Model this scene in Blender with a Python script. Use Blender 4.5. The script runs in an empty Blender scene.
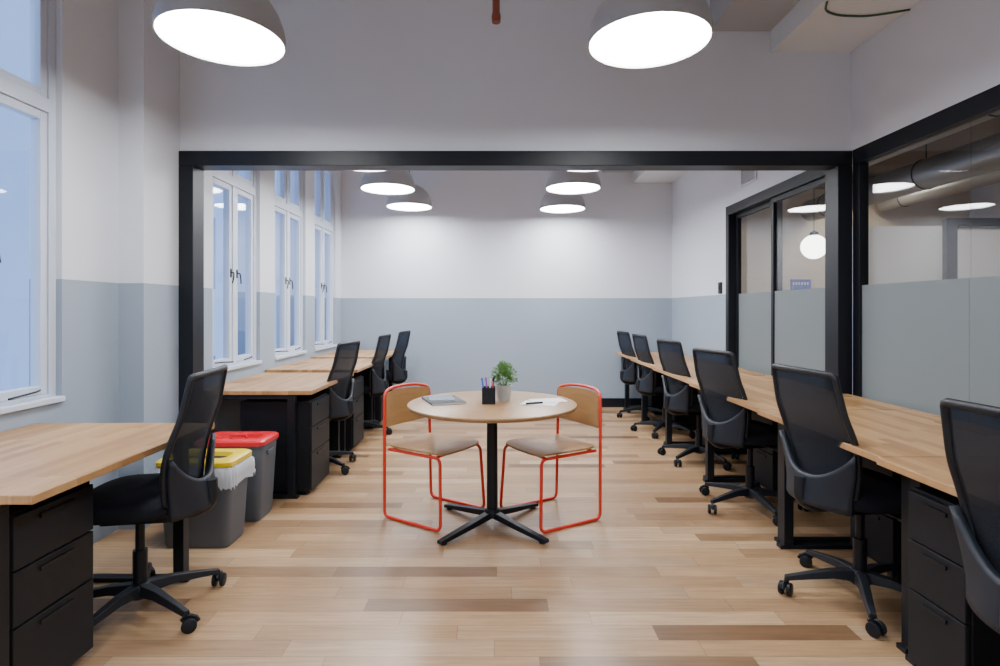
import bpy, bmesh, math, random
from mathutils import Vector, Matrix
random.seed(7)
C = bpy.context.scene.collection
pi = math.pi

# ------------------------------------------------------------------ materials
def mat(name, col, rough=0.5, metal=0.0, emit=None, estr=0.0, spec=0.5):
    m = bpy.data.materials.new(name); m.use_nodes = True
    b = m.node_tree.nodes['Principled BSDF']
    b.inputs['Base Color'].default_value = (*col, 1)
    b.inputs['Roughness'].default_value = rough
    b.inputs['Metallic'].default_value = metal
    b.inputs['Specular IOR Level'].default_value = spec
    if emit:
        b.inputs['Emission Color'].default_value = (*emit, 1)
        b.inputs['Emission Strength'].default_value = estr
    return m

def N(nt, t, **kw):
    n = nt.nodes.new(t)
    for k, v in kw.items(): setattr(n, k, v)
    return n

def add_noise_col(m, c1, c2, scale=(1, 1, 1), ns=5.0, detail=4, bump=0.0):
    nt = m.node_tree; b = nt.nodes['Principled BSDF']
    tc = N(nt, 'ShaderNodeTexCoord'); mp = N(nt, 'ShaderNodeMapping')
    mp.inputs['Scale'].default_value = scale
    no = N(nt, 'ShaderNodeTexNoise'); no.inputs['Scale'].default_value = ns; no.inputs['Detail'].default_value = detail
    mx = N(nt, 'ShaderNodeMix', data_type='RGBA')
    mx.inputs[6].default_value = (*c1, 1); mx.inputs[7].default_value = (*c2, 1)
    nt.links.new(tc.outputs['Object'], mp.inputs[0]); nt.links.new(mp.outputs[0], no.inputs[0])
    nt.links.new(no.outputs['Fac'], mx.inputs[0]); nt.links.new(mx.outputs[2], b.inputs['Base Color'])
    if bump:
        bp = N(nt, 'ShaderNodeBump'); bp.inputs['Strength'].default_value = bump; bp.inputs['Distance'].default_value = 0.002
        nt.links.new(no.outputs['Fac'], bp.inputs['Height']); nt.links.new(bp.outputs[0], b.inputs['Normal'])
    return m

def wall_paint(name, up, low, split=1.46):
    m = mat(name, up, 0.75)
    nt = m.node_tree; b = nt.nodes['Principled BSDF']
    g = N(nt, 'ShaderNodeNewGeometry'); s = N(nt, 'ShaderNodeSeparateXYZ')
    gt = N(nt, 'ShaderNodeMath', operation='GREATER_THAN'); gt.inputs[1].default_value = split
    no = N(nt, 'ShaderNodeTexNoise'); no.inputs['Scale'].default_value = 1.3
    mx = N(nt, 'ShaderNodeMix', data_type='RGBA')
    mx.inputs[6].default_value = (*low, 1); mx.inputs[7].default_value = (*up, 1)
    m2 = N(nt, 'ShaderNodeMix', data_type='RGBA', blend_type='MULTIPLY'); m2.inputs[0].default_value = 0.06
    nt.links.new(g.outputs['Position'], s.inputs[0]); nt.links.new(s.outputs['Z'], gt.inputs[0])
    nt.links.new(gt.outputs[0], mx.inputs[0]); nt.links.new(mx.outputs[2], m2.inputs[6])
    nt.links.new(g.outputs['Position'], no.inputs[0]); nt.links.new(no.outputs['Fac'], m2.inputs[7])
    nt.links.new(m2.outputs[2], b.inputs['Base Color'])
    return m

def plank_mat(name, PW, PL_, ramp, long='X', rough=(.26, .42), seamv=.45, sw=.0011, grain=(.70, 1.16), gs=2.2):
    m = mat(name, (.5, .3, .15), 0.32)
    nt = m.node_tree; b = nt.nodes['Principled BSDF']; L = nt.links.new
    g = N(nt, 'ShaderNodeNewGeometry'); s = N(nt, 'ShaderNodeSeparateXYZ'); L(g.outputs['Position'], s.inputs[0])
    A = s.outputs[long]; Bx = s.outputs['Y' if long == 'X' else 'X']
    def M(op, a, bb=None):
        n = N(nt, 'ShaderNodeMath', operation=op)
        for i, v in enumerate((a, bb)):
            if v is None: continue
            if isinstance(v, (int, float)): n.inputs[i].default_value = v
            else: L(v, n.inputs[i])
        return n.outputs[0]
    yy = M('DIVIDE', Bx, PW)
    row = M('FLOOR', yy); fy = M('FRACT', yy)
    wn = N(nt, 'ShaderNodeTexWhiteNoise', noise_dimensions='1D'); L(row, wn.inputs['W'])
    off = M('MULTIPLY', wn.outputs['Value'], 7.0)
    xx = M('ADD', M('DIVIDE', A, PL_), off)
    col = M('FLOOR', xx); fx = M('FRACT', xx)
    cv = N(nt, 'ShaderNodeCombineXYZ'); L(row, cv.inputs[0]); L(col, cv.inputs[1])
    w2 = N(nt, 'ShaderNodeTexWhiteNoise', noise_dimensions='2D'); L(cv.outputs[0], w2.inputs['Vector'])
    r = N(nt, 'ShaderNodeValToRGB'); L(w2.outputs['Value'], r.inputs[0])
    e = r.color_ramp.elements
    e[0].position = 0; e[0].color = (*ramp[0][1], 1)
    e[1].position = 1; e[1].color = (*ramp[-1][1], 1)
    for p, c in ramp[1:-1]:
        q = e.new(p); q.color = (*c, 1)
    cg = N(nt, 'ShaderNodeCombineXYZ')
    L(M('ADD', M('MULTIPLY', A, 1.6), M('MULTIPLY', w2.outputs['Value'], 30)), cg.inputs[0])
    L(M('MULTIPLY', Bx, 26), cg.inputs[1])
    no = N(nt, 'ShaderNodeTexNoise'); no.inputs['Scale'].default_value = gs; no.inputs['Detail'].default_value = 6; no.inputs['Roughness'].default_value = .65
    L(cg.outputs[0], no.inputs[0])
    gr = N(nt, 'ShaderNodeMapRange'); gr.inputs[1].default_value = .3; gr.inputs[2].default_value = .7; gr.inputs[3].default_value = grain[0]; gr.inputs[4].default_value = grain[1]
    L(no.outputs['Fac'], gr.inputs[0])
    mx = N(nt, 'ShaderNodeMix', data_type='RGBA', blend_type='MULTIPLY'); mx.inputs[0].default_value = 1
    L(r.outputs[0], mx.inputs[6]); L(gr.outputs[0], mx.inputs[7])
    ey = M('GREATER_THAN', M('MULTIPLY', M('MINIMUM', fy, M('SUBTRACT', 1, fy)), PW), sw)
    ex = M('GREATER_THAN', M('MULTIPLY', M('MINIMUM', fx, M('SUBTRACT', 1, fx)), PL_), sw)
    seam = M('MULTIPLY', ex, ey)
    sm = N(nt, 'ShaderNodeMapRange'); L(seam, sm.inputs[0]); sm.inputs[3].default_value = seamv; sm.inputs[4].default_value = 1
    m3 = N(nt, 'ShaderNodeMix', data_type='RGBA', blend_type='MULTIPLY'); m3.inputs[0].default_value = 1
    L(mx.outputs[2], m3.inputs[6]); L(sm.outputs[0], m3.inputs[7]); L(m3.outputs[2], b.inputs['Base Color'])
    rr = N(nt, 'ShaderNodeMapRange'); L(no.outputs['Fac'], rr.inputs[0]); rr.inputs[3].default_value = rough[0]; rr.inputs[4].default_value = rough[1]
    L(rr.outputs[0], b.inputs['Roughness'])
    return m

def glass_mat(name, tint=(1, 1, 1), refl=0.04):
    m = bpy.data.materials.new(name); m.use_nodes = True; nt = m.node_tree
    nt.nodes.remove(nt.nodes['Principled BSDF']); o = nt.nodes['Material Output']
    t = N(nt, 'ShaderNodeBsdfTransparent'); t.inputs[0].default_value = (*tint, 1)
    g = N(nt, 'ShaderNodeBsdfGlossy'); g.inputs['Roughness'].default_value = 0.0
    lw = N(nt, 'ShaderNodeLayerWeight'); lw.inputs[0].default_value = .5
    pw = N(nt, 'ShaderNodeMath', operation='POWER'); pw.inputs[1].default_value = 5
    ml = N(nt, 'ShaderNodeMath', operation='MULTIPLY'); ml.inputs[1].default_value = .9
    ad = N(nt, 'ShaderNodeMath', operation='ADD'); ad.inputs[1].default_value = refl; ad.use_clamp = True
    mx = N(nt, 'ShaderNodeMixShader')
    nt.links.new(lw.outputs['Facing'], pw.inputs[0]); nt.links.new(pw.outputs[0], ml.inputs[0]); nt.links.new(ml.outputs[0], ad.inputs[0])
    nt.links.new(ad.outputs[0], mx.inputs[0])
    nt.links.new(t.outputs[0], mx.inputs[1]); nt.links.new(g.outputs[0], mx.inputs[2]); nt.links.new(mx.outputs[0], o.inputs[0])
    return m

def mix2(name, colA, colB, fac, kindB='ShaderNodeBsdfTransparent', rough=.5):
    m = bpy.data.materials.new(name); m.use_nodes = True; nt = m.node_tree
    b = nt.nodes['Principled BSDF']; b.inputs['Base Color'].default_value = (*colA, 1); b.inputs['Roughness'].default_value = rough
    o = nt.nodes['Material Output']; t = N(nt, kindB); t.inputs[0].default_value = (*colB, 1)
    mx = N(nt, 'ShaderNodeMixShader'); mx.inputs[0].default_value = fac
    nt.links.new(b.outputs[0], mx.inputs[1]); nt.links.new(t.outputs[0], mx.inputs[2]); nt.links.new(mx.outputs[0], o.inputs[0])
    return m

M_WALL = wall_paint('two_tone_wall_paint', (.70, .73, .79), (.31, .375, .455))
M_WHITE = mat('ceiling_white_paint', (.68, .71, .75), .8)
M_DUCT = mat('painted_soffit', (.70, .74, .78), .7)
M_SOFF = mat('grey_soffit', (.40, .42, .45), .7)
M_FLOOR = plank_mat('oak_plank_floor', .105, .80, [(0, (.17, .092, .045)), (.12, (.27, .16, .085)), (.3, (.40, .245, .125)), (.5, (.33, .20, .105)), (.7, (.46, .29, .155)), (.85, (.37, .245, .145)), (1, (.55, .365, .205))])
M_BLK = mat('black_powder_coat', (.006, .008, .012), .42, spec=.3)
M_BLK2 = mat('black_plastic', (.007, .009, .014), .5, spec=.4)
M_GREYP = mat('charcoal_plastic', (.009, .013, .021), .55, spec=.4)
M_FAB = add_noise_col(mat('black_seat_fabric', (.01, .011, .016), .9, spec=.2), (.005, .006, .010), (.011, .013, .020), ns=220, bump=.3)
M_MESH = mix2('black_mesh_fabric', (.004, .007, .014), (.75, .84, 1), .27, rough=.9)
M_PED = mat('black_steel_cabinet', (.005, .006, .009), .55, spec=.25)
M_PED2 = mat('black_steel_drawer', (.007, .009, .013), .5, spec=.3)
M_DESK = plank_mat('oak_butcher_block', .045, .55, [(0, (.36, .19, .072)), (.5, (.475, .27, .115)), (1, (.56, .335, .155))], long='Y', rough=(.34, .44), seamv=.82, sw=.0008, grain=(.80, 1.10), gs=4)
M_TABLE = add_noise_col(mat('oak_table_top', (.6, .4, .24), .38), (.26, .14, .055), (.42, .245, .11), scale=(1.2, 14, 14), ns=3, detail=6)
M_PLY = add_noise_col(mat('bent_oak_plywood', (.5, .33, .18), .5), (.30, .155, .055), (.44, .25, .10), scale=(1, 12, 12), ns=4, detail=6)
M_RED = mat('orange_red_steel', (.68, .035, .016), .35)
M_FRAME = mat('white_window_paint', (.58, .64, .75), .45)
M_GLASS = glass_mat('clear_window_glass', (.96, .98, 1), .03)
M_GLASS2 = glass_mat('partition_glass', (.95, .96, .96), .05)
M_FROST = mix2('frosted_glass_film', (.34, .385, .40), (.62, .68, .69), .55, 'ShaderNodeBsdfTranslucent', rough=.3)
M_SHADE = mat('grey_enamel_shade', (.42, .42, .43), .4)
M_LED = mat('opal_diffuser', (.9, .9, .9), .5, emit=(.97, .98, 1), estr=50)
M_LED_B = mat('opal_globe', (.9, .9, .9), .5, emit=(1, .97, .92), estr=8)
M_LEDW = mat('added_light_diffuser', (.9, .9, .9), .5, emit=(1, .95, .87), estr=42)
M_BIN = mat('grey_bin_plastic', (.085, .10, .125), .5)
M_BINR = mat('red_bin_lid', (.66, .006, .022), .35)
M_BINY = mat('yellow_bin_lid', (.80, .58, .01), .35)
M_DARK = mat('bin_opening_shade', (.01, .01, .01), .8)
M_BAG = mix2('clear_bin_liner', (.7, .73, .78), (.85, .9, 1), .35)
M_RUST = mat('red_oxide_pipe', (.25, .06, .035), .5)
M_PIPE = mat('dark_green_cable', (.04, .09, .055), .5)
M_PAPER = mat('white_paper', (.82, .82, .84), .7)
M_NOTE = mat('grey_notebook_cover', (.05, .065, .085), .6)
M_NOTE2 = mat('pale_notebook_cover', (.18, .22, .27), .6)
M_LEAF = add_noise_col(mat('plant_leaf', (.1, .3, .07), .5), (.05, .17, .045), (.24, .42, .13), ns=30)
M_POT = mat('white_ceramic_pot', (.45, .45, .44), .3)
M_SOIL = mat('soil', (.03, .02, .012), .9)
M_BEIGE = add_noise_col(mat('plywood_panel_wall', (.55, .45, .33), .7), (.60, .50, .38), (.70, .60, .47), scale=(1, 1, 8), ns=2)
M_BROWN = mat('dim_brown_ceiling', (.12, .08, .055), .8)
M_NWALL = mat('neighbouring_wall_paint', (.72, .72, .75), .8)
M_BLUE = mat('blue_sign_vinyl', (.01, .04, .42), .4)
M_CHROME = mat('brushed_metal', (.5, .5, .52), .3, 1)
M_GALV = mat('galvanised_duct', (.3, .28, .25), .45, .6)
M_FLAP = mat('oak_cable_flap', (.33, .18, .075), .4)

# ------------------------------------------------------------------ helpers
def obj(name, bm, m, parent=None, loc=(0, 0, 0), smooth=False, bevel=0, seg=2):
    me = bpy.data.meshes.new(name)
    bmesh.ops.recalc_face_normals(bm, faces=bm.faces[:])
    bm.to_mesh(me); bm.free()
    if m: me.materials.append(m)
    o = bpy.data.objects.new(name, me); C.objects.link(o); o.location = loc
    if parent: o.parent = parent
    if smooth:
        for p in me.polygons: p.use_smooth = True
    if bevel:
        md = o.modifiers.new('bevel', 'BEVEL'); md.width = bevel; md.segments = seg; md.limit_method = 'ANGLE'
    return o

def auto(o, ang=40):
    me = o.data
    for p in me.polygons: p.use_smooth = True
    bm = bmesh.new(); bm.from_mesh(me)
    for e in bm.edges:
        if len(e.link_faces) == 2 and e.calc_face_angle(0) > math.radians(ang): e.smooth = False
    bm.to_mesh(me); bm.free()
    return o

def empty(name, loc, label, cat, rot=0, group=None):
    o = bpy.data.objects.new(name, None); C.objects.link(o); o.location = loc; o.rotation_euler = (0, 0, rot)
    o.empty_display_size = .1
    o['label'] = label; o['category'] = cat
    if group: o['group'] = group
    return o

def box(bm, x0, x1, y0, y1, z0, z1):
    v = [bm.verts.new((x, y, z)) for x in (x0, x1) for y in (y0, y1) for z in (z0, z1)]
    for f in ((0, 1, 3, 2), (4, 6, 7, 5), (0, 4, 5, 1), (2, 3, 7, 6), (0, 2, 6, 4), (1, 5, 7, 3)):
        bm.faces.new([v[i] for i in f])
    return v

def B(*a):
    bm = bmesh.new(); box(bm, *a); return bm

def tube(bm, pts, r, seg=8, closed=False):
    pts = [Vector(p) for p in pts]; n = len(pts)
    rs = r if isinstance(r, (list, tuple)) else [r] * n
    tang = []
    for i in range(n):
        if closed: t = pts[(i + 1) % n] - pts[i - 1]
        else: t = pts[min(i + 1, n - 1)] - pts[max(i - 1, 0)]
        tang.append(t.normalized())
    t0 = tang[0]; up = Vector((0, 0, 1)) if abs(t0.z) < .9 else Vector((1, 0, 0))
    nrm = (up - t0 * up.dot(t0)).normalized(); rings = []
    for i in range(n):
        t = tang[i]; nrm = (nrm - t * nrm.dot(t)).normalized(); bi = t.cross(nrm)
        rings.append([bm.verts.new(pts[i] + (nrm * math.cos(2 * pi * k / seg) + bi * math.sin(2 * pi * k / seg)) * rs[i]) for k in range(seg)])
    for i in range(n if closed else n - 1):
        a, b = rings[i], rings[(i + 1) % n]
        sh = 0
        if closed and i == n - 1:
            sh = min(range(seg), key=lambda s: (a[0].co - b[s].co).length)
        for k in range(seg):
            bm.faces.new((a[k], a[(k + 1) % seg], b[(k + 1 + sh) % seg], b[(k + sh) % seg]))
    if not closed:
        bm.faces.new(rings[0][::-1]); bm.faces.new(rings[-1])

def fillet(pts, r, n=5, closed=False):
    pts = [Vector(p) for p in pts]; out = []; m = len(pts)
    for i in range(m):
        if not closed and i in (0, m - 1): out.append(pts[i]); continue
        p, a, b = pts[i], pts[i - 1], pts[(i + 1) % m]
        da, db = (a - p), (b - p)
        rr = min(r, da.length * .45, db.length * .45)
        A = p + da.normalized() * rr; Bq = p + db.normalized() * rr
        for k in range(n + 1):
            t = k / n; out.append(A * (1 - t) ** 2 + p * 2 * t * (1 - t) + Bq * t * t)
    return out

def lathe(bm, prof, seg=32, c=(0, 0, 0)):
    rings = []
    for r, z in prof:
        if r < 1e-6: rings.append([bm.verts.new((c[0], c[1], c[2] + z))])
        else: rings.append([bm.verts.new((c[0] + r * math.cos(2 * pi * k / seg), c[1] + r * math.sin(2 * pi * k / seg), c[2] + z)) for k in range(seg)])
    for a, b in zip(rings, rings[1:]):
        if len(a) == 1 and len(b) == 1: continue
        for k in range(seg):
            k2 = (k + 1) % seg
            if len(a) == 1: bm.faces.new((a[0], b[k2], b[k]))
            elif len(b) == 1: bm.faces.new((a[k], a[k2], b[0]))
            else: bm.faces.new((a[k], a[k2], b[k2], b[k]))

def slab(bm, w, d, levels, p=4, seg=40, c=(0, 0), fn=None):
    """stack of superellipse rings; levels = [(z, inset)]"""
    rings = []
    for z, ins in levels:
        ring = []
        for k in range(seg):
            a = 2 * pi * k / seg; ca, sa = math.cos(a), math.sin(a)
            x = c[0] + math.copysign(abs(ca) ** (2 / p), ca) * (w / 2 - ins)
            y = c[1] + math.copysign(abs(sa) ** (2 / p), sa) * (d / 2 - ins)
            zz = z + (fn(x, y) if fn else 0)
            ring.append(bm.verts.new((x, y, zz)))
        rings.append(ring)
    for a, b in zip(rings, rings[1:]):
        for k in range(seg): bm.faces.new((a[k], a[(k + 1) % seg], b[(k + 1) % seg], b[k]))
    for rg, rev in ((rings[0], True), (rings[-1], False)):
        cx = sum(v.co.x for v in rg) / seg; cy = sum(v.co.y for v in rg) / seg
        cz = sum(v.co.z for v in rg) / seg if not fn else (levels[0 if rev else -1][0] + fn(cx, cy))
        inner = [bm.verts.new((cx + (v.co.x - cx) * .5, cy + (v.co.y - cy) * .5, (levels[0 if rev else -1][0] + fn(cx + (v.co.x - cx) * .5, cy + (v.co.y - cy) * .5)) if fn else cz)) for v in rg]
        cv = bm.verts.new((cx, cy, cz))
        for k in range(seg):
            bm.faces.new((rg[k], rg[(k + 1) % seg], inner[(k + 1) % seg], inner[k]))
            bm.faces.new((inner[k], inner[(k + 1) % seg], cv))

def sheet(bm, fn, nu, nv, th):
    P = [[Vector(fn(i / nu, j / nv)) for i in range(nu + 1)] for j in range(nv + 1)]
    F, Bk = [], []
    for j in range(nv + 1):
        rf, rb = [], []
        for i in range(nu + 1):
            du = P[j][min(i + 1, nu)] - P[j][max(i - 1, 0)]; dv = P[min(j + 1, nv)][i] - P[max(j - 1, 0)][i]
            n = du.cross(dv).normalized()
            rf.append(bm.verts.new(P[j][i] + n * th / 2)); rb.append(bm.verts.new(P[j][i] - n * th / 2))
        F.append(rf); Bk.append(rb)
    for j in range(nv):
        for i in range(nu):
            bm.faces.new((F[j][i], F[j][i + 1], F[j + 1][i + 1], F[j + 1][i]))
            bm.faces.new((Bk[j][i], Bk[j + 1][i], Bk[j + 1][i + 1], Bk[j][i + 1]))
    for i in range(nu):
        bm.faces.new((F[0][i], Bk[0][i], Bk[0][i + 1], F[0][i + 1])); bm.faces.new((F[nv][i], F[nv][i + 1], Bk[nv][i + 1], Bk[nv][i]))
    for j in range(nv):
        bm.faces.new((F[j][0], F[j + 1][0], Bk[j + 1][0], Bk[j][0])); bm.faces.new((F[j][nu], Bk[j][nu], Bk[j + 1][nu], F[j + 1][nu]))

def clone(root, loc, rot, label=None):
    def rec(o, par):
        c = o.copy(); C.objects.link(c)
        if par: c.parent = par
        for ch in list(o.children): rec(ch, c)
        return c
    n = rec(root, None); n.location = loc; n.rotation_euler = (0, 0, rot)
    if label: n['label'] = label
    return n

def struct(name, bm, m, parent=None, **k):
    o = obj(name, bm, m, parent, **k)
    if not parent: o['kind'] = 'structure'
    return o

# ------------------------------------------------------------------ room shell
XL, XF, XR = -2.10, -2.25, 2.33
XO = -2.42
YP, YB = 3.70, 7.50
ZC = 3.50
YN = -2.6
struct('floor', B(XO, 8.2, YN, 9.7, -.1, 0), M_FLOOR)
struct('ceiling', B(XO, XR + .12, YN, YB + .15, ZC, ZC + .12), M_WHITE)

def wall_open(x0, x1, y0, y1, z0, z1, ops):
    bm = bmesh.new(); cur = y0
    for a, b, c, d in ops:
        if a > cur: box(bm, x0, x1, cur, a, z0, z1)
        if c > z0: box(bm, x0, x1, a, b, z0, c)
        if d < z1: box(bm, x0, x1, a, b, d, z1)
        cur = b
    if cur < y1: box(bm, x0, x1, cur, y1, z0, z1)
    return bm
WZ0, WZ1 = .83, 3.12
backw = [(4.12, 4.94), (5.27, 6.11), (6.42, 7.24)]
frontw = [(-1.3, -.5), (.40, 1.25), (2.05, 2.89)]  # only the last is in view; the nearer two are added for light
struct('wall_left_rear', wall_open(XO, XL, 3.85, YB, 0, ZC, [(a, b, WZ0, WZ1) for a, b in backw]), M_WALL)
bm = wall_open(XO, XF, YN, 3.85, 0, ZC, [(a, b, WZ0, WZ1) for a, b in frontw])
box(bm, XF, XL, 3.32, 3.85, 0, ZC)
struct('wall_left_front', bm, M_WALL)
struct('wall_back', B(XO, XR + .12, YB, YB + .15, 0, ZC), M_WALL)
struct('wall_camera_side', B(XO, XR + .12, YN - .12, YN, 0, ZC), M_WALL)
struct('wall_header', B(XL, XR, YP, 3.85, 2.35, ZC), M_WALL)
DY0, DY1, DZ = 3.86, 5.66, 2.34
struct('wall_right_rear', wall_open(XR, XR + .12, 3.86, YB, 0, ZC, [(DY0, DY1, 0, DZ)]), M_WALL)
struct('wall_right_front', B(XR, XR + .12, YN, 3.86, 2.35, ZC), M_WALL)
struct('baseboard_back', B(XL, XR, YB - .015, YB, 0, .12), M_BLK)
struct('baseboard_left', B(XL, XL + .015, 3.87, YB - .02, 0, .12), M_BLK)
struct('baseboard_right', B(XR - .015, XR, DY1 + .01, YB - .02, 0, .12), M_BLK)
bm = bmesh.new()
box(bm, XL, XL + .095, YP - .02, YP + .12, 0, 2.25)
box(bm, XR - .095, XR, YP - .02, YP + .12, 0, 2.25)
box(bm, XL, XR, YP - .02, YP + .12, 2.25, 2.347)
struct('trim_1', bm, M_BLK, bevel=.003)
for i, (y0, y1) in enumerate(((YN, YP), (3.85, YB))):
    struct('trim_%d' % (2 + i), B(1.80, XR, y0, y1, 3.0, ZC), M_DUCT, bevel=.004)
    struct('trim_%d' % (4 + i), B(1.40, 1.80, y0, y1, 3.14, ZC), M_SOFF, bevel=.004)

def window(n, xin, y0, y1, sill_x):
    e = bpy.data.objects.new('window_%d' % n, None); C.objects.link(e); e['kind'] = 'structure'
    e.location = (xin - .06, (y0 + y1) / 2, WZ0); W = (y1 - y0) / 2; H = WZ1 - WZ0
    bm = bmesh.new(); t = .045; TZ = 1.47
    box(bm, -.05, .03, -W, -W + t, 0, H); box(bm, -.05, .03, W - t, W, 0, H)
    box(bm, -.05, .03, -W + t, W - t, 0, t); box(bm, -.05, .03, -W + t, W - t, H - t, H)
    box(bm, -.05, .035, -W + t, W - t, TZ, TZ + .07)
    box(bm, -.05, .03, -.028, .028, t, TZ); box(bm, -.05, .03, -.028, .028, TZ + .07, H - t)
    obj('window_frame', bm, M_FRAME, e, bevel=.003)
    for s in (-1, 1):
        a, b = sorted((s * .030, s * (W - t - .002)))
        for z0, z1, nm in ((t + .002, TZ - .002, 'casement'), (TZ + .072, H - t - .002, 'top_light')):
            bm = bmesh.new(); q = .042
            box(bm, -.03, .022, a, a + q, z0, z1); box(bm, -.03, .022, b - q, b, z0, z1)
            box(bm, -.03, .022, a + q, b - q, z0, z0 + q); box(bm, -.03, .022, a + q, b - q, z1 - q, z1)
            c = obj(nm, bm, M_FRAME, e, bevel=.003)
            obj('glass', B(-.008, -.002, a + q, b - q, z0 + q, z1 - q), M_GLASS, c)
            if nm == 'casement':
                bm = bmesh.new(); hy = s * .052
                box(bm, .022, .028, hy - .009, hy + .009, .73, .80)
                tube(bm, fillet([(.028, hy, .77), (.048, hy, .77), (.052, hy + s * .006, .74), (.048, hy + s * .022, .685)], .015), .005)
                h = obj('handle', bm, M_BLK, c); auto(h)
                bm = bmesh.new()
                tube(bm, fillet([(.028, s * (W - .1), t + .025), (.06, s * (W - .16), t + .025), (.065, s * .1, t + .015)], .02), .005)
                h = obj('window_stay', bm, M_BLK, c); auto(h)
    obj('window_sill', B(.035, .06 + sill_x, -W - .0, W + .0, -.0, .028), M_FRAME, e, bevel=.004)
    return e
k = 1
for a, b in frontw: window(k, XF, a, b, .02); k += 1
for a, b in backw: window(k, XL, a, b, .02); k += 1

m = add_noise_col(mat('pale_render_facade', (.4, .45, .54), .9), (.37, .43, .53), (.43, .48, .58), ns=.6)
f = empty('building', (-6.8, 5, 0), 'pale blue-grey block facade across the lane outside the windows', 'building')
obj('facade', B(-.4, 0, -8, 20, -4, 6), m, f)
mg = mat('dark_facade_glass', (.13, .18, .27), .15)
for yy in (1.2, 4.2, 7.4, 10.6, 13.8):
    for zz in (-1.5, 1.8): obj('facade_window', B(0, .04, yy, yy + 1.0, zz, zz + 1.7), mg, f)

# ------------------------------------------------------------------ glazed wall (front right)
e = bpy.data.objects.new('wall_glazed_partition', None); C.objects.link(e); e['kind'] = 'structure'
gy = [YN, -.6, 1.0, 2.79, YP - .03]
bm = bmesh.new()
box(bm, XR, XR + .06, YN, YP - .021, 2.25, 2.35)
box(bm, XR, XR + .06, YN, YP - .021, 0, .08)
box(bm, XR, XR + .06, YP - .09, YP - .021, .08, 2.25)
obj('frame', bm, M_BLK, e, bevel=.002)
for a, b in zip(gy, gy[1:]):
    y1 = b - .004 if b < 3.6 else YP - .09
    g = obj('glass_pane', B(XR + .02, XR + .03, a, y1, .08, 2.25), M_GLASS2, e)
    obj('frosted_film', B(XR + .016, XR + .0195, a, y1, .08, 1.46), M_FROST, g)

e = bpy.data.objects.new('door_1', None); C.objects.link(e); e['kind'] = 'structure'
bm = bmesh.new()
box(bm, XR - .03, XR + .1, DY0, DY0 + .08, 0, DZ - .09); box(bm, XR - .03, XR + .1, DY1 - .07, DY1, 0, DZ - .09)
box(bm, XR - .03, XR + .1, DY0, DY1, DZ - .09, DZ - .001)
obj('door_frame', bm, M_BLK, e, bevel=.002)
mid = 4.76
for a, b, xo in ((DY0 + .08, mid + .02, 0.0), (mid - .02, DY1 - .07, .045)):
    bm = bmesh.new(); q = .04; x0, x1 = XR + xo, XR + xo + .035
    box(bm, x0, x1, a, a + q, .01, DZ - .09); box(bm, x0, x1, b - q, b, .01, DZ - .09)
    box(bm, x0, x1, a + q, b - q, .01, .09); box(bm, x0, x1, a + q, b - q, DZ - .13, DZ - .09)
    d = obj('door_leaf', bm, M_BLK, e, bevel=.002)
    obj('glass_pane', B(x0 + .015, x0 + .022, a + q, b - q, .09, DZ - .13), M_GLASS2, d)
    obj('frosted_film', B(x0 + .011, x0 + .0145, a + q, b - q, .09, 1.46), M_FROST, d)

# ------------------------------------------------------------------ neighbouring room
struct('wall_adjoining_far', B(XR + .12, 8.2, 9.5, 9.7, 0, ZC), M_BEIGE)
struct('wall_adjoining_side', B(8.0, 8.2, YN, 9.5, 0, ZC), M_NWALL)
struct('wall_adjoining_near', B(XR + .12, 8.2, YN - .12, YN, 0, ZC), M_NWALL)
struct('ceiling.001', B(XR + .12, 8.2, YN, 9.7, 3.35, ZC), M_BROWN)
struct('wall_adjoining_divider', B(4.80, 8.0, 7.5, 7.62, 0, 2.42), M_NWALL)
bm = bmesh.new()
for x in (5.95, 7.2): box(bm, x, x + .14, 7.42, 7.5, 0, 2.42)
box(bm, 5.95, 8.0, 7.42, 7.5, 2.42, 2.52)
struct('trim_6', bm, M_BLK)
for i, (x, z, r) in enumerate(((4.0, 3.0, .14), (5.2, 2.95, .18), (6.4, 3.05, .12))):
    e = empty('ceiling_duct', (x, 0, z), 'round galvanised metal ventilation duct hung under brown ceiling', 'duct', group='ventilation ducts in the adjoining room')
    bm = bmesh.new(); tube(bm, [(0, 1.5, 0), (0, 9.3, 0)], r, 20); auto(obj('duct_run', bm, M_GALV, e))
    for y in (2.2, 4.5, 6.8, 8.8):
        bm = bmesh.new()
        tube(bm, [(0, y, r * .9), (0, y, 3.352 - z)], .008, 6)
        tube(bm, [(r * 1.02 * math.cos(a * pi / 10), y, r * 1.02 * math.sin(a * pi / 10)) for a in range(20)], .008, 6, True)
        obj('hanger', bm, M_BLK, e)

# ------------------------------------------------------------------ pendants
def make_pendant(loc, label, group):
    e = empty('pendant_lamp', loc, label, 'lamp', group=group)
    R = .28
    out = [(R, 0), (R * 1.0, .03), (R * .97, .08), (R * .90, .135), (R * .78, .19), (R * .6, .235), (R * .4, .265), (R * .2, .28), (.045, .285), (.045, .33), (.03, .345), (0, .345)]
    inn = [(r * .985 - .003, max(0, z - .006)) for r, z in out[:8]] + [(0, .272)]
    bm = bmesh.new(); lathe(bm, inn[::-1] + out, 48)
    auto(obj('lamp_shade', bm, M_SHADE, e), 50)
    bm = bmesh.new(); lathe(bm, [(0, .012), (R - .014, .012), (R - .010, .018), (R - .014, .024), (0, .024)], 48)
    obj('diffuser', bm, M_LED, e)
    H = ZC - loc[2]
    bm = bmesh.new(); tube(bm, [(0, 0, .34), (0, 0, H - .03)], .005, 8); obj('suspension_cord', bm, M_BLK, e)
    bm = bmesh.new(); lathe(bm, [(0, H - .035), (.045, H - .035), (.055, H - .02), (.055, H), (0, H)], 20); auto(obj('ceiling_rose', bm, M_SHADE, e))
    return e
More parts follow.
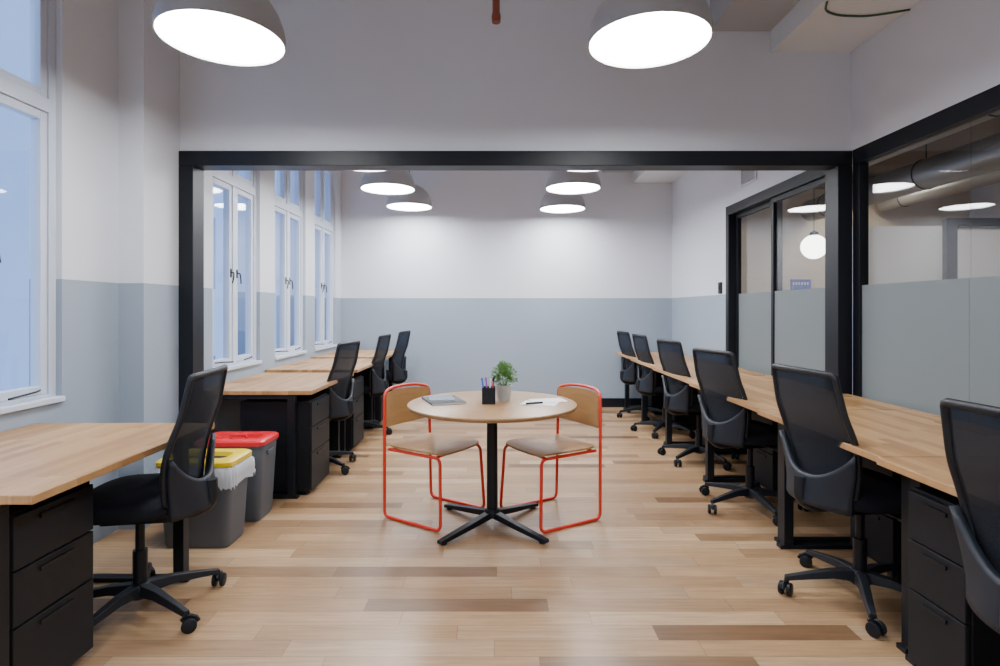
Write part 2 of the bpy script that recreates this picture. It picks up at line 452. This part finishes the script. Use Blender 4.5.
lab = 'grey enamel dome pendant lamp with glowing white diffuser'
P0 = make_pendant((-1.29, 2.62, 2.56), lab, 'dome pendant lamps')
for l in ((.70, 2.60, 2.54), (-1.12, 4.65, 2.515), (.74, 4.65, 2.515), (-1.15, 5.85, 2.56), (.77, 5.75, 2.545), (-1.10, 6.95, 2.575), (.80, 6.95, 2.55),
          (-1.15, .1, 2.5), (.70, .1, 2.5), (-1.15, -1.6, 2.5), (.70, -1.6, 2.5)):  # these rows sit unseen behind the camera, added to light the front room
    n = clone(P0, l, 0)
    for ch in n.children:
        dz = P0.location.z - l[2]
        if ch.name.startswith('suspension_cord'):
            L0 = ZC - .03 - P0.location.z - .34; L1 = ZC - .03 - l[2] - .34
            ch.scale.z = L1 / L0; ch.location.z = .34 - .34 * L1 / L0
        if ch.name.startswith('ceiling_rose'): ch.location.z = dz
e = empty('globe_lamp', (3.95, 7.0, 2.09), 'round white opal glass globe pendant lamp', 'lamp')
bm = bmesh.new(); bmesh.ops.create_uvsphere(bm, u_segments=28, v_segments=16, radius=.15); obj('globe', bm, M_LED_B, e, smooth=True)
bm = bmesh.new(); lathe(bm, [(0, .14), (.05, .14), (.05, .18), (.01, .2), (.004, .21), (.004, .772), (0, .772)], 16); auto(obj('stem', bm, M_BLK, e))
for x, y in ((4.6, 3.5), (7.2, 5.2), (5.8, 8.6), (3.3, 8.3), (5.8, 6.2)):  # lights added to brighten the adjoining room behind the glass
    e = empty('added_ceiling_light', (x, y, 3.2), 'added flat round white light with black rim, brightening the adjoining room', 'lamp', group='added flat lights in the adjoining room')
    bm = bmesh.new(); lathe(bm, [(0, .15), (.05, .15), (.05, .03), (.24, .03), (.25, 0), (.235, -.01), (.235, .01), (0, .01)], 32); auto(obj('housing', bm, M_BLK, e))
    bm = bmesh.new(); lathe(bm, [(0, .005), (.23, .005), (.23, -.005), (0, -.005)], 32); obj('diffuser', bm, M_LEDW, e)
e = empty('wall_sign', (5.13, 9.49, 1.73), 'small blue wall sign with white marks', 'sign')
obj('sign_panel', B(-.17, .17, -.012, .01, -.09, .09), M_BLUE, e, bevel=.002)
for i in range(6): obj('sign_mark', B(-.14 + i * .048, -.14 + i * .048 + .024, -.015, -.012, -.005, .04), M_PAPER, e)

# ------------------------------------------------------------------ small wall / ceiling fittings
e = empty('wall_switch', (XR, 5.85, 1.53), 'small dark wall control on painted wall', 'switch')
obj('switch_plate', B(-.02, 0, -.035, .035, -.06, .06), M_GREYP, e, bevel=.004)
obj('switch_button', B(-.026, -.02, -.018, .018, -.02, .03), M_BLK, e, bevel=.002)
e = empty('air_vent', (XR, 5.2, 2.58), 'small white slatted vent grille high on wall', 'vent')
bm = bmesh.new(); box(bm, -.012, 0, -.16, -.14, -.11, .11); box(bm, -.012, 0, .14, .16, -.11, .11); box(bm, -.012, 0, -.14, .14, -.11, -.09); box(bm, -.012, 0, -.14, .14, .09, .11)
obj('grille_frame', bm, M_DUCT, e)
bm = bmesh.new()
for i in range(9): box(bm, -.01, 0, -.14, .14, -.085 + i * .02, -.077 + i * .02)
obj('slats', bm, M_SOFF, e)
e = empty('sprinkler_pipe', (-.01, 3.0, 2.84), 'red-brown sprinkler drop pipe hanging from ceiling', 'pipe')
bm = bmesh.new(); tube(bm, [(0, 0, .03), (0, 0, ZC - 2.84)], .02, 12); auto(obj('pipe', bm, M_RUST, e))
bm = bmesh.new(); lathe(bm, [(0, 0), (.022, 0), (.025, .03), (.022, .05), (0, .05)], 12); auto(obj('sprinkler_head', bm, M_RUST, e))
e = empty('soffit_cable', (2.0, 3.20, 2.993), 'thin dark green cable clipped under boxed ceiling soffit', 'cable')
bm = bmesh.new(); tube(bm, fillet([(-.19, -.12, .002), (-.15, -.03, 0), (-.05, .02, 0), (.12, .03, 0), (.22, .0, 0), (.325, -.04, .002)], .08), .006)
auto(obj('cable_run', bm, M_PIPE, e))

# ------------------------------------------------------------------ desks
def desk(loc, w, d, label, h=.75, side=1, grp='oak desks'):
    e = empty('desk', loc, label, 'desk', group=grp)
    obj('worktop', B(0, w, 0, d, h - .028, h), M_DESK, e, bevel=.003)
    ax = (.12, w - .08)
    if side < 0: ax = (.05, w - .12)
    for yy in (.01, d - .06):
        bm = bmesh.new()
        box(bm, ax[0], ax[1], yy, yy + .05, h - .058, h - .0285)
        for xx in (ax[0] + .0, ax[1] - .05): box(bm, xx, xx + .05, yy, yy + .05, .012, h - .058)
        box(bm, ax[0] - .02, ax[1] + .02, yy, yy + .05, 0, .02)
        obj('leg_frame', bm, M_BLK, e, bevel=.002)
    obj('crossbeam', B(w * .5, w * .5 + .05, .06, d - .06, h - .065, h - .029), M_BLK, e)
    bx = w - .16 if side > 0 else .06
    obj('cable_flap', B(bx, bx + .1, d / 2 - .15, d / 2 + .15, h, h + .003), M_FLAP, e)
    return e
desk((-2.245, 1.66, 0), .865, 1.07, 'light oak desk on black steel frame under tall window', side=-1)
desk((-2.09, 3.84, 0), .81, 1.13, 'light oak desk on black steel frame against window wall', side=-1, h=.745)
desk((-2.09, 5.02, 0), .83, 1.16, 'light oak desk with slightly raised top against window wall', side=-1, h=.765)
desk((-2.09, 6.24, 0), .83, 1.14, 'light oak desk in the corner by the windows', side=-1, h=.775)
RD = [(.95, 2.095, 1.415), (2.10, 3.10, 1.435), (3.105, 4.28, 1.46), (4.285, 5.40, 1.49), (5.405, 6.40, 1.515), (6.405, 7.35, 1.54)]
for i, (a, b, x0) in enumerate(RD):
    desk((x0, a, 0), 2.30 - x0, b - a, 'light oak desk on black frame beside ' + ('frosted glass wall' if i < 3 else 'painted wall'), side=1)

def pedestal(loc, w, d, s, label, h=.62):
    e = empty('drawer_pedestal', loc, label, 'cabinet', group='black drawer pedestals')
    bm = bmesh.new(); box(bm, -w / 2, w / 2, -d / 2, d / 2, .03, h); box(bm, -w / 2 + .03, w / 2 - .03, -d / 2 + .03, d / 2 - .03, 0, .03)
    obj('body', bm, M_PED, e, bevel=.003)
    hs = [(.04, h * .45), (h * .45 + .006, h * .72), (h * .72 + .006, h - .01)]
    for z0, z1 in hs:
        x0, x1 = (w / 2, w / 2 + .018) if s > 0 else (-w / 2 - .018, -w / 2)
        dr = obj('drawer', B(x0, x1, -d / 2 + .006, d / 2 - .006, z0, z1), M_PED2, e, bevel=.003)
        xa, xb = (x1, x1 + .006) if s > 0 else (x0 - .006, x0)
        obj('handle', B(xa, xb, -d * .2, d * .2, z1 - .035, z1 - .022), M_BLK, dr)
    return e
PL = 'black steel three-drawer pedestal under the desk'
pedestal((-1.78, 1.92, 0), .50, .36, 1, PL, .66)
pedestal((-1.56, 4.12, 0), .48, .42, 1, PL, .66)
pedestal((-1.58, 5.32, 0), .48, .40, 1, PL, .66)
pedestal((-1.58, 6.46, 0), .48, .30, 1, PL, .66)
pedestal((1.74, 1.90, 0), .48, .26, -1, PL, .66)
for y in (2.86, 4.04, 5.18, 6.2, 7.1):
    pedestal((2.10, y, 0), .36, .34, -1, PL, .64)

# ------------------------------------------------------------------ office chair
def make_chair(loc, rot, label):
    e = empty('office_chair', loc, label, 'chair', rot, 'black mesh office chairs')
    bm = bmesh.new()
    lathe(bm, [(0, .065), (.035, .065), (.045, .075), (.045, .115), (.035, .13), (0, .13)], 20)
    for i in range(5):
        a = 2 * pi * i / 5 + .3; c, s = math.cos(a), math.sin(a)
        rings = []
        for r, z, w, h in ((.03, .10, .030, .028), (.12, .102, .024, .022), (.22, .088, .019, .018), (.32, .072, .016, .013)):
            rings.append([bm.verts.new((c * r - s * t * w, s * r + c * t * w, z + q * h)) for t, q in ((-1, -.6), (1, -.6), (.7, 1), (-.7, 1))])
        for A, Bq in zip(rings, rings[1:]):
            for k in range(4): bm.faces.new((A[k], A[(k + 1) % 4], Bq[(k + 1) % 4], Bq[k]))
        bm.faces.new(rings[0][::-1]); bm.faces.new(rings[-1])
    base = obj('star_base', bm, M_BLK2, e, bevel=.003)
    for i in range(5):
        a = 2 * pi * i / 5 + .3; cx, cy = .315 * math.cos(a), .315 * math.sin(a)
        bm = bmesh.new()
        ax = Vector((-math.sin(a + .9), math.cos(a + .9), 0)); fw = Vector((math.cos(a + .9), math.sin(a + .9), 0))
        ctr = Vector((cx, cy, .029)) + fw * .012
        for s in (-1, 1):
            tube(bm, [ctr + ax * s * .008, ctr + ax * s * .012, ctr + ax * s * .024, ctr + ax * s * .027], [.024, .029, .029, .024], 16)
        tube(bm, [(cx, cy, .03), (cx, cy, .075)], .009, 8)
        tube(bm, [ctr + fw * .034 * math.cos(t) + Vector((0, 0, .034 * math.sin(t))) for t in (0.2, .8, 1.4, 2.0, 2.6)], .008, 6)
        auto(obj('caster', bm, M_BLK, base))
    bm = bmesh.new(); lathe(bm, [(0, .12), (.028, .12), (.028, .27), (.018, .272), (.018, .42), (0, .42)], 16); auto(obj('gas_lift', bm, M_BLK, e))
    bm = bmesh.new(); box(bm, -.08, .08, -.14, .12, .405, .452)
    tube(bm, [(.08, .02, .43), (.22, .03, .425)], .006, 8); box(bm, .19, .25, .018, .042, .418, .432)
    obj('seat_mechanism', bm, M_BLK, e, bevel=.006)
    bm = bmesh.new()
    fn = lambda x, y: -.9 * max(0, y - .1) ** 2 + .25 * x * x
    slab(bm, .50, .48, [(.445, .05), (.45, .02), (.465, .004), (.49, 0), (.51, .008), (.523, .03), (.528, .07)], p=3.4, fn=fn, c=(0, .035))
    obj('seat', bm, M_FAB, e, smooth=True)
    def surf(u, v, off=0):
        x = (u - .5) * 2
        w = .195 + .045 * math.sin(min(1, v * 1.6) * pi / 2) - .045 * max(0, v - .35)
        z = .515 + .515 * v + .006 * (1 - x * x) * (v - .5)
        y = -.215 - .085 * v + .022 * math.sin(pi * min(1, v * 1.5)) + .04 * x * x * (1 - .5 * v) - off
        return Vector((x * w, y, z))
    bm = bmesh.new(); per = []
    n = 14
    per += [surf(i / n, 0) for i in range(n)] + [surf(1, i / n) for i in range(n)] + [surf(1 - i / n, 1) for i in range(n)] + [surf(0, 1 - i / n) for i in range(n)]
    tube(bm, fillet(per, .03, 2, True), .0135, 8, True)
    bk = obj('backrest', bm, M_BLK2, e); auto(bk, 60)
    bm = bmesh.new(); sheet(bm, lambda u, v: surf(.02 + .96 * u, .01 + .98 * v), 12, 16, .004)
    obj('mesh_panel', bm, M_MESH, bk, smooth=True)
    # broad U-shaped rear shell whose arms climb the frame edges
    def shell(u, v):
        x = (u - .5) * 2
        vv = -.12 + v * (.24 + .26 * abs(x) ** 2.5)
        p = surf(u, max(0, vv), .024 + .045 * (1 - x * x) * (1 - v * .4)); p.x *= 1.07
        if vv < 0: p.z += vv * .53
        return p
    bm = bmesh.new(); sheet(bm, shell, 18, 8, .024)
    obj('lumbar_shell', bm, M_GREYP, bk, smooth=True)
    bm = bmesh.new()
    tube(bm, fillet([(0, -.08, .428), (0, -.22, .42), (0, -.29, .46), (0, -.285, .56)], .06), .028, 10)
    auto(obj('back_bracket', bm, M_BLK2, bk), 60)
    return e
ch0 = make_chair((-1.54, 2.41, 0), pi / 2 + .16, 'black mesh-back swivel chair at oak desk beside grey bins')
LC = [(-1.49, 4.60, pi / 2 - .12), (-1.46, 5.87, pi / 2 - .05), (-1.42, 6.90, pi / 2 - .12)]
RC = [(1.61, 1.46, -pi / 2 + .08), (1.635, 2.53, -pi / 2 + .10), (1.665, 3.70, -pi / 2 + .22), (1.74, 4.85, -pi / 2 + .14), (1.77, 5.93, -pi / 2 + .05), (1.79, 6.80, -pi / 2 + .08)]
for i, (x, y, r) in enumerate(LC + RC):
    c = clone(ch0, (x, y, 0), r, 'black mesh-back swivel chair at oak desk ' + ('on window wall' if i < 3 else 'beside frosted glass wall' if i < 6 else 'along painted wall'))
    for k_ in c.children:
        if k_.name.startswith('star_base'): k_.rotation_euler = (0, 0, .37 * i + .2)

# ------------------------------------------------------------------ red tube chairs
def make_red(loc, rot):
    e = empty('dining_chair', loc, 'oak plywood chair with orange-red tubular steel frame at round table', 'chair', rot, 'red-framed plywood chairs')
    bm = bmesh.new(); r = .0100
    left = [(-.20, -.21, .425), (-.205, .205, .425), (-.225, .225, r), (-.225, -.225, r), (-.215, -.235, .775)]
    right = [(-x, y, z) for x, y, z in left[::-1]]
    top = [(-.13, -.272, .795), (0, -.286, .80), (.13, -.272, .795)]
    tube(bm, fillet(left + top + right, .04, 6), r, 10)
    for y in (-.19, .17): tube(bm, [(-.203, y, .425), (.203, y, .425)], r * .85, 8)
    auto(obj('frame', bm, M_RED, e), 60)
    bm = bmesh.new()
    slab(bm, .435, .44, [(.4345, .004), (.436, 0), (.446, 0), (.448, .004)], p=7, fn=lambda x, y: .05 * max(0, -y - .12) + .18 * (x * x) - .9 * max(0, y - .15) ** 2, seg=48)
    auto(obj('seat', bm, M_PLY, e), 50)
    bm = bmesh.new()
    def bfn(u, v):
        x = (u - .5) * 2
        return Vector((x * .208, -.222 - .046 * (1 - x * x) - .008 * v, .565 + .205 * v + .012 * (1 - x * x) * (1 if v > .5 else -1)))
    sheet(bm, bfn, 16, 6, .011)
    auto(obj('backrest', bm, M_PLY, e), 50)
    return e
r0 = make_red((-.40, 3.575, 0), -pi / 2 - .58)
r1 = clone(r0, (.325, 3.55, 0), pi / 2 + .54)

# ------------------------------------------------------------------ round table
TC = (-.035, 3.39)
e = empty('round_table', (*TC, 0), 'round oak-topped meeting table on black four-foot pedestal', 'table')
bm = bmesh.new(); lathe(bm, [(0, .714), (.495, .714), (.505, .720), (.51, .732), (.508, .738), (.504, .74), (0, .74)], 72); auto(obj('table_top', bm, M_TABLE, e), 35)
bm = bmesh.new(); lathe(bm, [(0, .06), (.034, .06), (.032, .70), (.10, .70), (.10, .7135), (0, .7135)], 24); auto(obj('column', bm, M_BLK, e))
bm = bmesh.new(); lathe(bm, [(0, .055), (.05, .055), (.05, .085), (.038, .10), (0, .10)], 20)
for i in range(4):
    a = pi / 4 + i * pi / 2 + .03; c, s = math.cos(a), math.sin(a); rings = []
    for r, z, w, h in ((.02, .07, .030, .018), (.2, .045, .026, .015), (.42, .018, .022, .010)):
        rings.append([bm.verts.new((c * r - s * t * w, s * r + c * t * w, z + q * h)) for t, q in ((-1, -.9), (1, -.9), (.8, 1), (-.8, 1))])
    for A, Bq in zip(rings, rings[1:]):
        for k in range(4): bm.faces.new((A[k], A[(k + 1) % 4], Bq[(k + 1) % 4], Bq[k]))
    bm.faces.new(rings[0][::-1]); bm.faces.new(rings[-1])
    lathe(bm, [(0, 0), (.018, 0), (.018, .012), (0, .012)], 12, (c * .385, s * .385, 0))
obj('table_base', bm, M_BLK, e, bevel=.002)

TZ = .74
e = empty('potted_plant', (.035, 3.47, TZ), 'small bushy green plant in white pot on round table', 'plant')
bm = bmesh.new(); lathe(bm, [(0, 0), (.038, 0), (.052, .09), (.054, .095), (.050, .097), (.047, .09), (.046, .085), (0, .085)], 24); auto(obj('pot', bm, M_POT, e))
bm = bmesh.new(); lathe(bm, [(0, .0855), (.045, .0855), (0, .089)], 16); obj('soil', bm, M_SOIL, e)
bm = bmesh.new()
for i in range(560):
    a = random.uniform(0, 2 * pi); el = random.uniform(-.35, 1.5); R = random.uniform(.02, .082)
    d = Vector((math.cos(a) * math.cos(el), math.sin(a) * math.cos(el), math.sin(el) * 1.1))
    p = Vector((0, 0, .135)) + d * R * .95
    side = d.cross(Vector((0, 0, 1))).normalized() if abs(d.z) < .99 else Vector((1, 0, 0))
    side = (side + Vector([random.uniform(-.5, .5) for _ in range(3)])).normalized()
    L, W = random.uniform(.018, .032), random.uniform(.004, .008)
    q = [p, p + d * L * .5 + side * W + Vector((0, 0, .004)), p + d * L, p + d * L * .5 - side * W + Vector((0, 0, .004))]
    bm.faces.new([bm.verts.new(x) for x in q])
for i in range(14):
    a = random.uniform(0, 2 * pi); tube(bm, [(0.01 * math.cos(a), .01 * math.sin(a), .08), (.03 * math.cos(a), .03 * math.sin(a), .13), (.06 * math.cos(a), .06 * math.sin(a), .18)], .0015, 5)
obj('foliage', bm, M_LEAF, e)
e = empty('pen_cup', (-.055, 3.36, TZ), 'square black pen holder on round table', 'pen holder')
bm = bmesh.new(); w = .04
for x0, x1, y0, y1 in ((-w, w, -w, -w + .003), (-w, w, w - .003, w), (-w, -w + .003, -w + .003, w - .003), (w - .003, w, -w + .003, w - .003)): box(bm, x0, x1, y0, y1, 0, .098)
box(bm, -w + .003, w - .003, -w + .003, w - .003, 0, .003)
obj('cup', bm, M_BLK, e)
for i, (dx, dy, tx, ty, col, nm) in enumerate(((-.02, 0, -.02, 0, (.02, .1, .6), 'blue'), (.015, -.01, .012, .0, (.6, .02, .03), 'red'), (-.005, .015, -.012, .01, (.35, .04, .45), 'purple'), (.02, .018, .008, .01, (.02, .02, .02), 'black'), (0, -.02, .01, -.008, (.7, .7, .72), 'white'))):
    p = empty('pen', (-.055 + dx, 3.36 + dy, TZ + .003), '%s pen standing in the black pen holder' % nm, 'pen', group='pens in the holder')
    bm = bmesh.new(); tube(bm, [(0, 0, 0), (tx * .1, ty * .1, .01), (tx, ty, .13)], [.002, .0045, .0045], 8); auto(obj('barrel', bm, mat('pen_%s' % nm, col, .4), p))
    bm = bmesh.new(); tube(bm, [(tx, ty, .1305), (tx * 1.15, ty * 1.15, .15)], .0055, 8); auto(obj('cap', bm, M_BLK2 if i % 2 else bpy.data.materials['pen_%s' % nm], p))
def book(name, loc, rot, w, d, h, cover, label):
    p = empty(name, loc, label, 'notebook', rot)
    bm = bmesh.new(); box(bm, -w / 2, w / 2, -d / 2, d / 2, 0, .0015); box(bm, -w / 2, w / 2, -d / 2, d / 2, h - .0015, h); box(bm, -w / 2, -w / 2 + .002, -d / 2, d / 2, .0015, h - .0015)
    obj('cover', bm, cover, p); obj('pages', B(-w / 2 + .003, w / 2 - .003, -d / 2 + .003, d / 2 - .003, .0016, h - .0016), M_PAPER, p)
book('notebook', (-.335, 3.44, TZ), .35, .21, .28, .012, M_NOTE, 'dark grey notebook lying on round table')
book('notebook', (-.35, 3.44, TZ + .0125), .2, .15, .20, .010, M_NOTE2, 'smaller pale grey notebook stacked on a dark notebook')
for x, y, r in ((.25, 3.36, -.3), (.31, 3.46, .25)):
    p = empty('paper_sheet', (x, y, TZ + (.0003 if x < .3 else .0015)), 'white printed sheet of paper on round table', 'paper', r, 'papers on the round table')
    bm = bmesh.new(); sheet(bm, lambda u, v: Vector(((u - .5) * .21, (v - .5) * .15, .0008 )), 4, 4, .0006); obj('sheet', bm, M_PAPER, p)
p = empty('marker', (.22, 3.33, TZ + .0075), 'dark marker pen lying on white paper', 'pen', .4)
bm = bmesh.new(); tube(bm, [(-.06, 0, 0), (-.055, 0, 0), (.05, 0, 0)], [.003, .006, .006], 10); auto(obj('barrel', bm, M_GREYP, p))

# ------------------------------------------------------------------ bins
def bin_(loc, lidmat, label, bag, H):
    e = empty('recycling_bin', loc, label, 'bin', group='recycling bins')
    W, D = .40, .27
    bm = bmesh.new()
    slab(bm, W, D, [(0, .03), (.02, .022), (H, 0), (H, -.006), (H + .012, -.006), (H + .012, .004), (H - .03, .008), (.03, .03)], p=9, seg=48)
    auto(obj('bin_body', bm, M_BIN, e))
    lid = bmesh.new(); seg = 48; rings = []
    for z, ins, p_ in ((H + .0125, -.012, 9), (H + .035, -.012, 9), (H + .045, .0, 9), (H + .048, .04, 6), (H + .042, .06, 4), (H + .015, .065, 4)):
        ring = []
        for k in range(seg):
            a = 2 * pi * k / seg; ca, sa = math.cos(a), math.sin(a)
            ring.append(lid.verts.new((math.copysign(abs(ca) ** (2 / p_), ca) * (W / 2 - ins), math.copysign(abs(sa) ** (2 / p_), sa) * (D / 2 - ins), z)))
        rings.append(ring)
    for A, Bq in zip(rings, rings[1:]):
        for k in range(seg): lid.faces.new((A[k], A[(k + 1) % seg], Bq[(k + 1) % seg], Bq[k]))
    l = obj('lid', lid, lidmat, e); auto(l)
    bm = bmesh.new(); slab(bm, W - .13, D - .13, [(H + .015, 0), (H + .019, .002)], p=4, seg=40)
    obj('lid_inset', bm, lidmat if not bag else M_DARK, l)  # near-black colour paints the shade inside the lined bin's opening
    if not bag:
        bm = bmesh.new(); tube(bm, fillet([(-.05, 0, H + .019), (-.05, 0, H + .05), (.05, 0, H + .05), (.05, 0, H + .019)], .015), .007, 8); auto(obj('lid_handle', bm, lidmat, l))
    for s in (-1, 1):
        obj('side_grip', B(min(s * W / 2, s * (W / 2 + .012)), max(s * W / 2, s * (W / 2 + .012)), -.05, .05, H - .06, H - .035), M_BIN, e)
    if bag:
        bm = bmesh.new(); rings = []
        random.seed(3); S = 72
        for j, (z, ex) in enumerate(((H + .012, .006), (H - .01, .014), (H - .05, .018), (H - .10, .02))):
            ring = []
            for k in range(S):
                a = 2 * pi * k / S; ca, sa = math.cos(a), math.sin(a)
                q = ex + random.uniform(0, .012) * (j > 0)
                ring.append(bm.verts.new((math.copysign(abs(ca) ** (2 / 9), ca) * (W / 2 + q), math.copysign(abs(sa) ** (2 / 9), sa) * (D / 2 + q), z + (random.uniform(-.018, .018) if j == 3 else 0))))
            rings.append(ring)
        for A, Bq in zip(rings, rings[1:]):
            for k in range(S): bm.faces.new((A[k], A[(k + 1) % S], Bq[(k + 1) % S], Bq[k]))
        obj('bin_liner', bm, M_BAG, e, smooth=True)
    return e
bin_((-1.65, 3.16, 0), M_BINY, 'grey plastic recycling bin with yellow lid and clear liner', True, .44)
bin_((-1.64, 3.54, 0), M_BINR, 'grey plastic recycling bin with red lid', False, .46)

# ------------------------------------------------------------------ world + camera
w = bpy.data.worlds.new('World'); bpy.context.scene.world = w; w.use_nodes = True
bg = w.node_tree.nodes['Background']; bg.inputs[0].default_value = (.42, .60, 1, 1); bg.inputs[1].default_value = 3.2

cam = bpy.data.cameras.new('Camera'); co = bpy.data.objects.new('Camera', cam); C.objects.link(co)
co.location = (0, 0, 1.3); co.rotation_euler = (pi / 2, 0, 0)
cam.sensor_width = 36; cam.lens = 560 * 36 / 1000; cam.shift_x = .002; cam.shift_y = -.023; cam.clip_start = .05
bpy.context.scene.camera = co
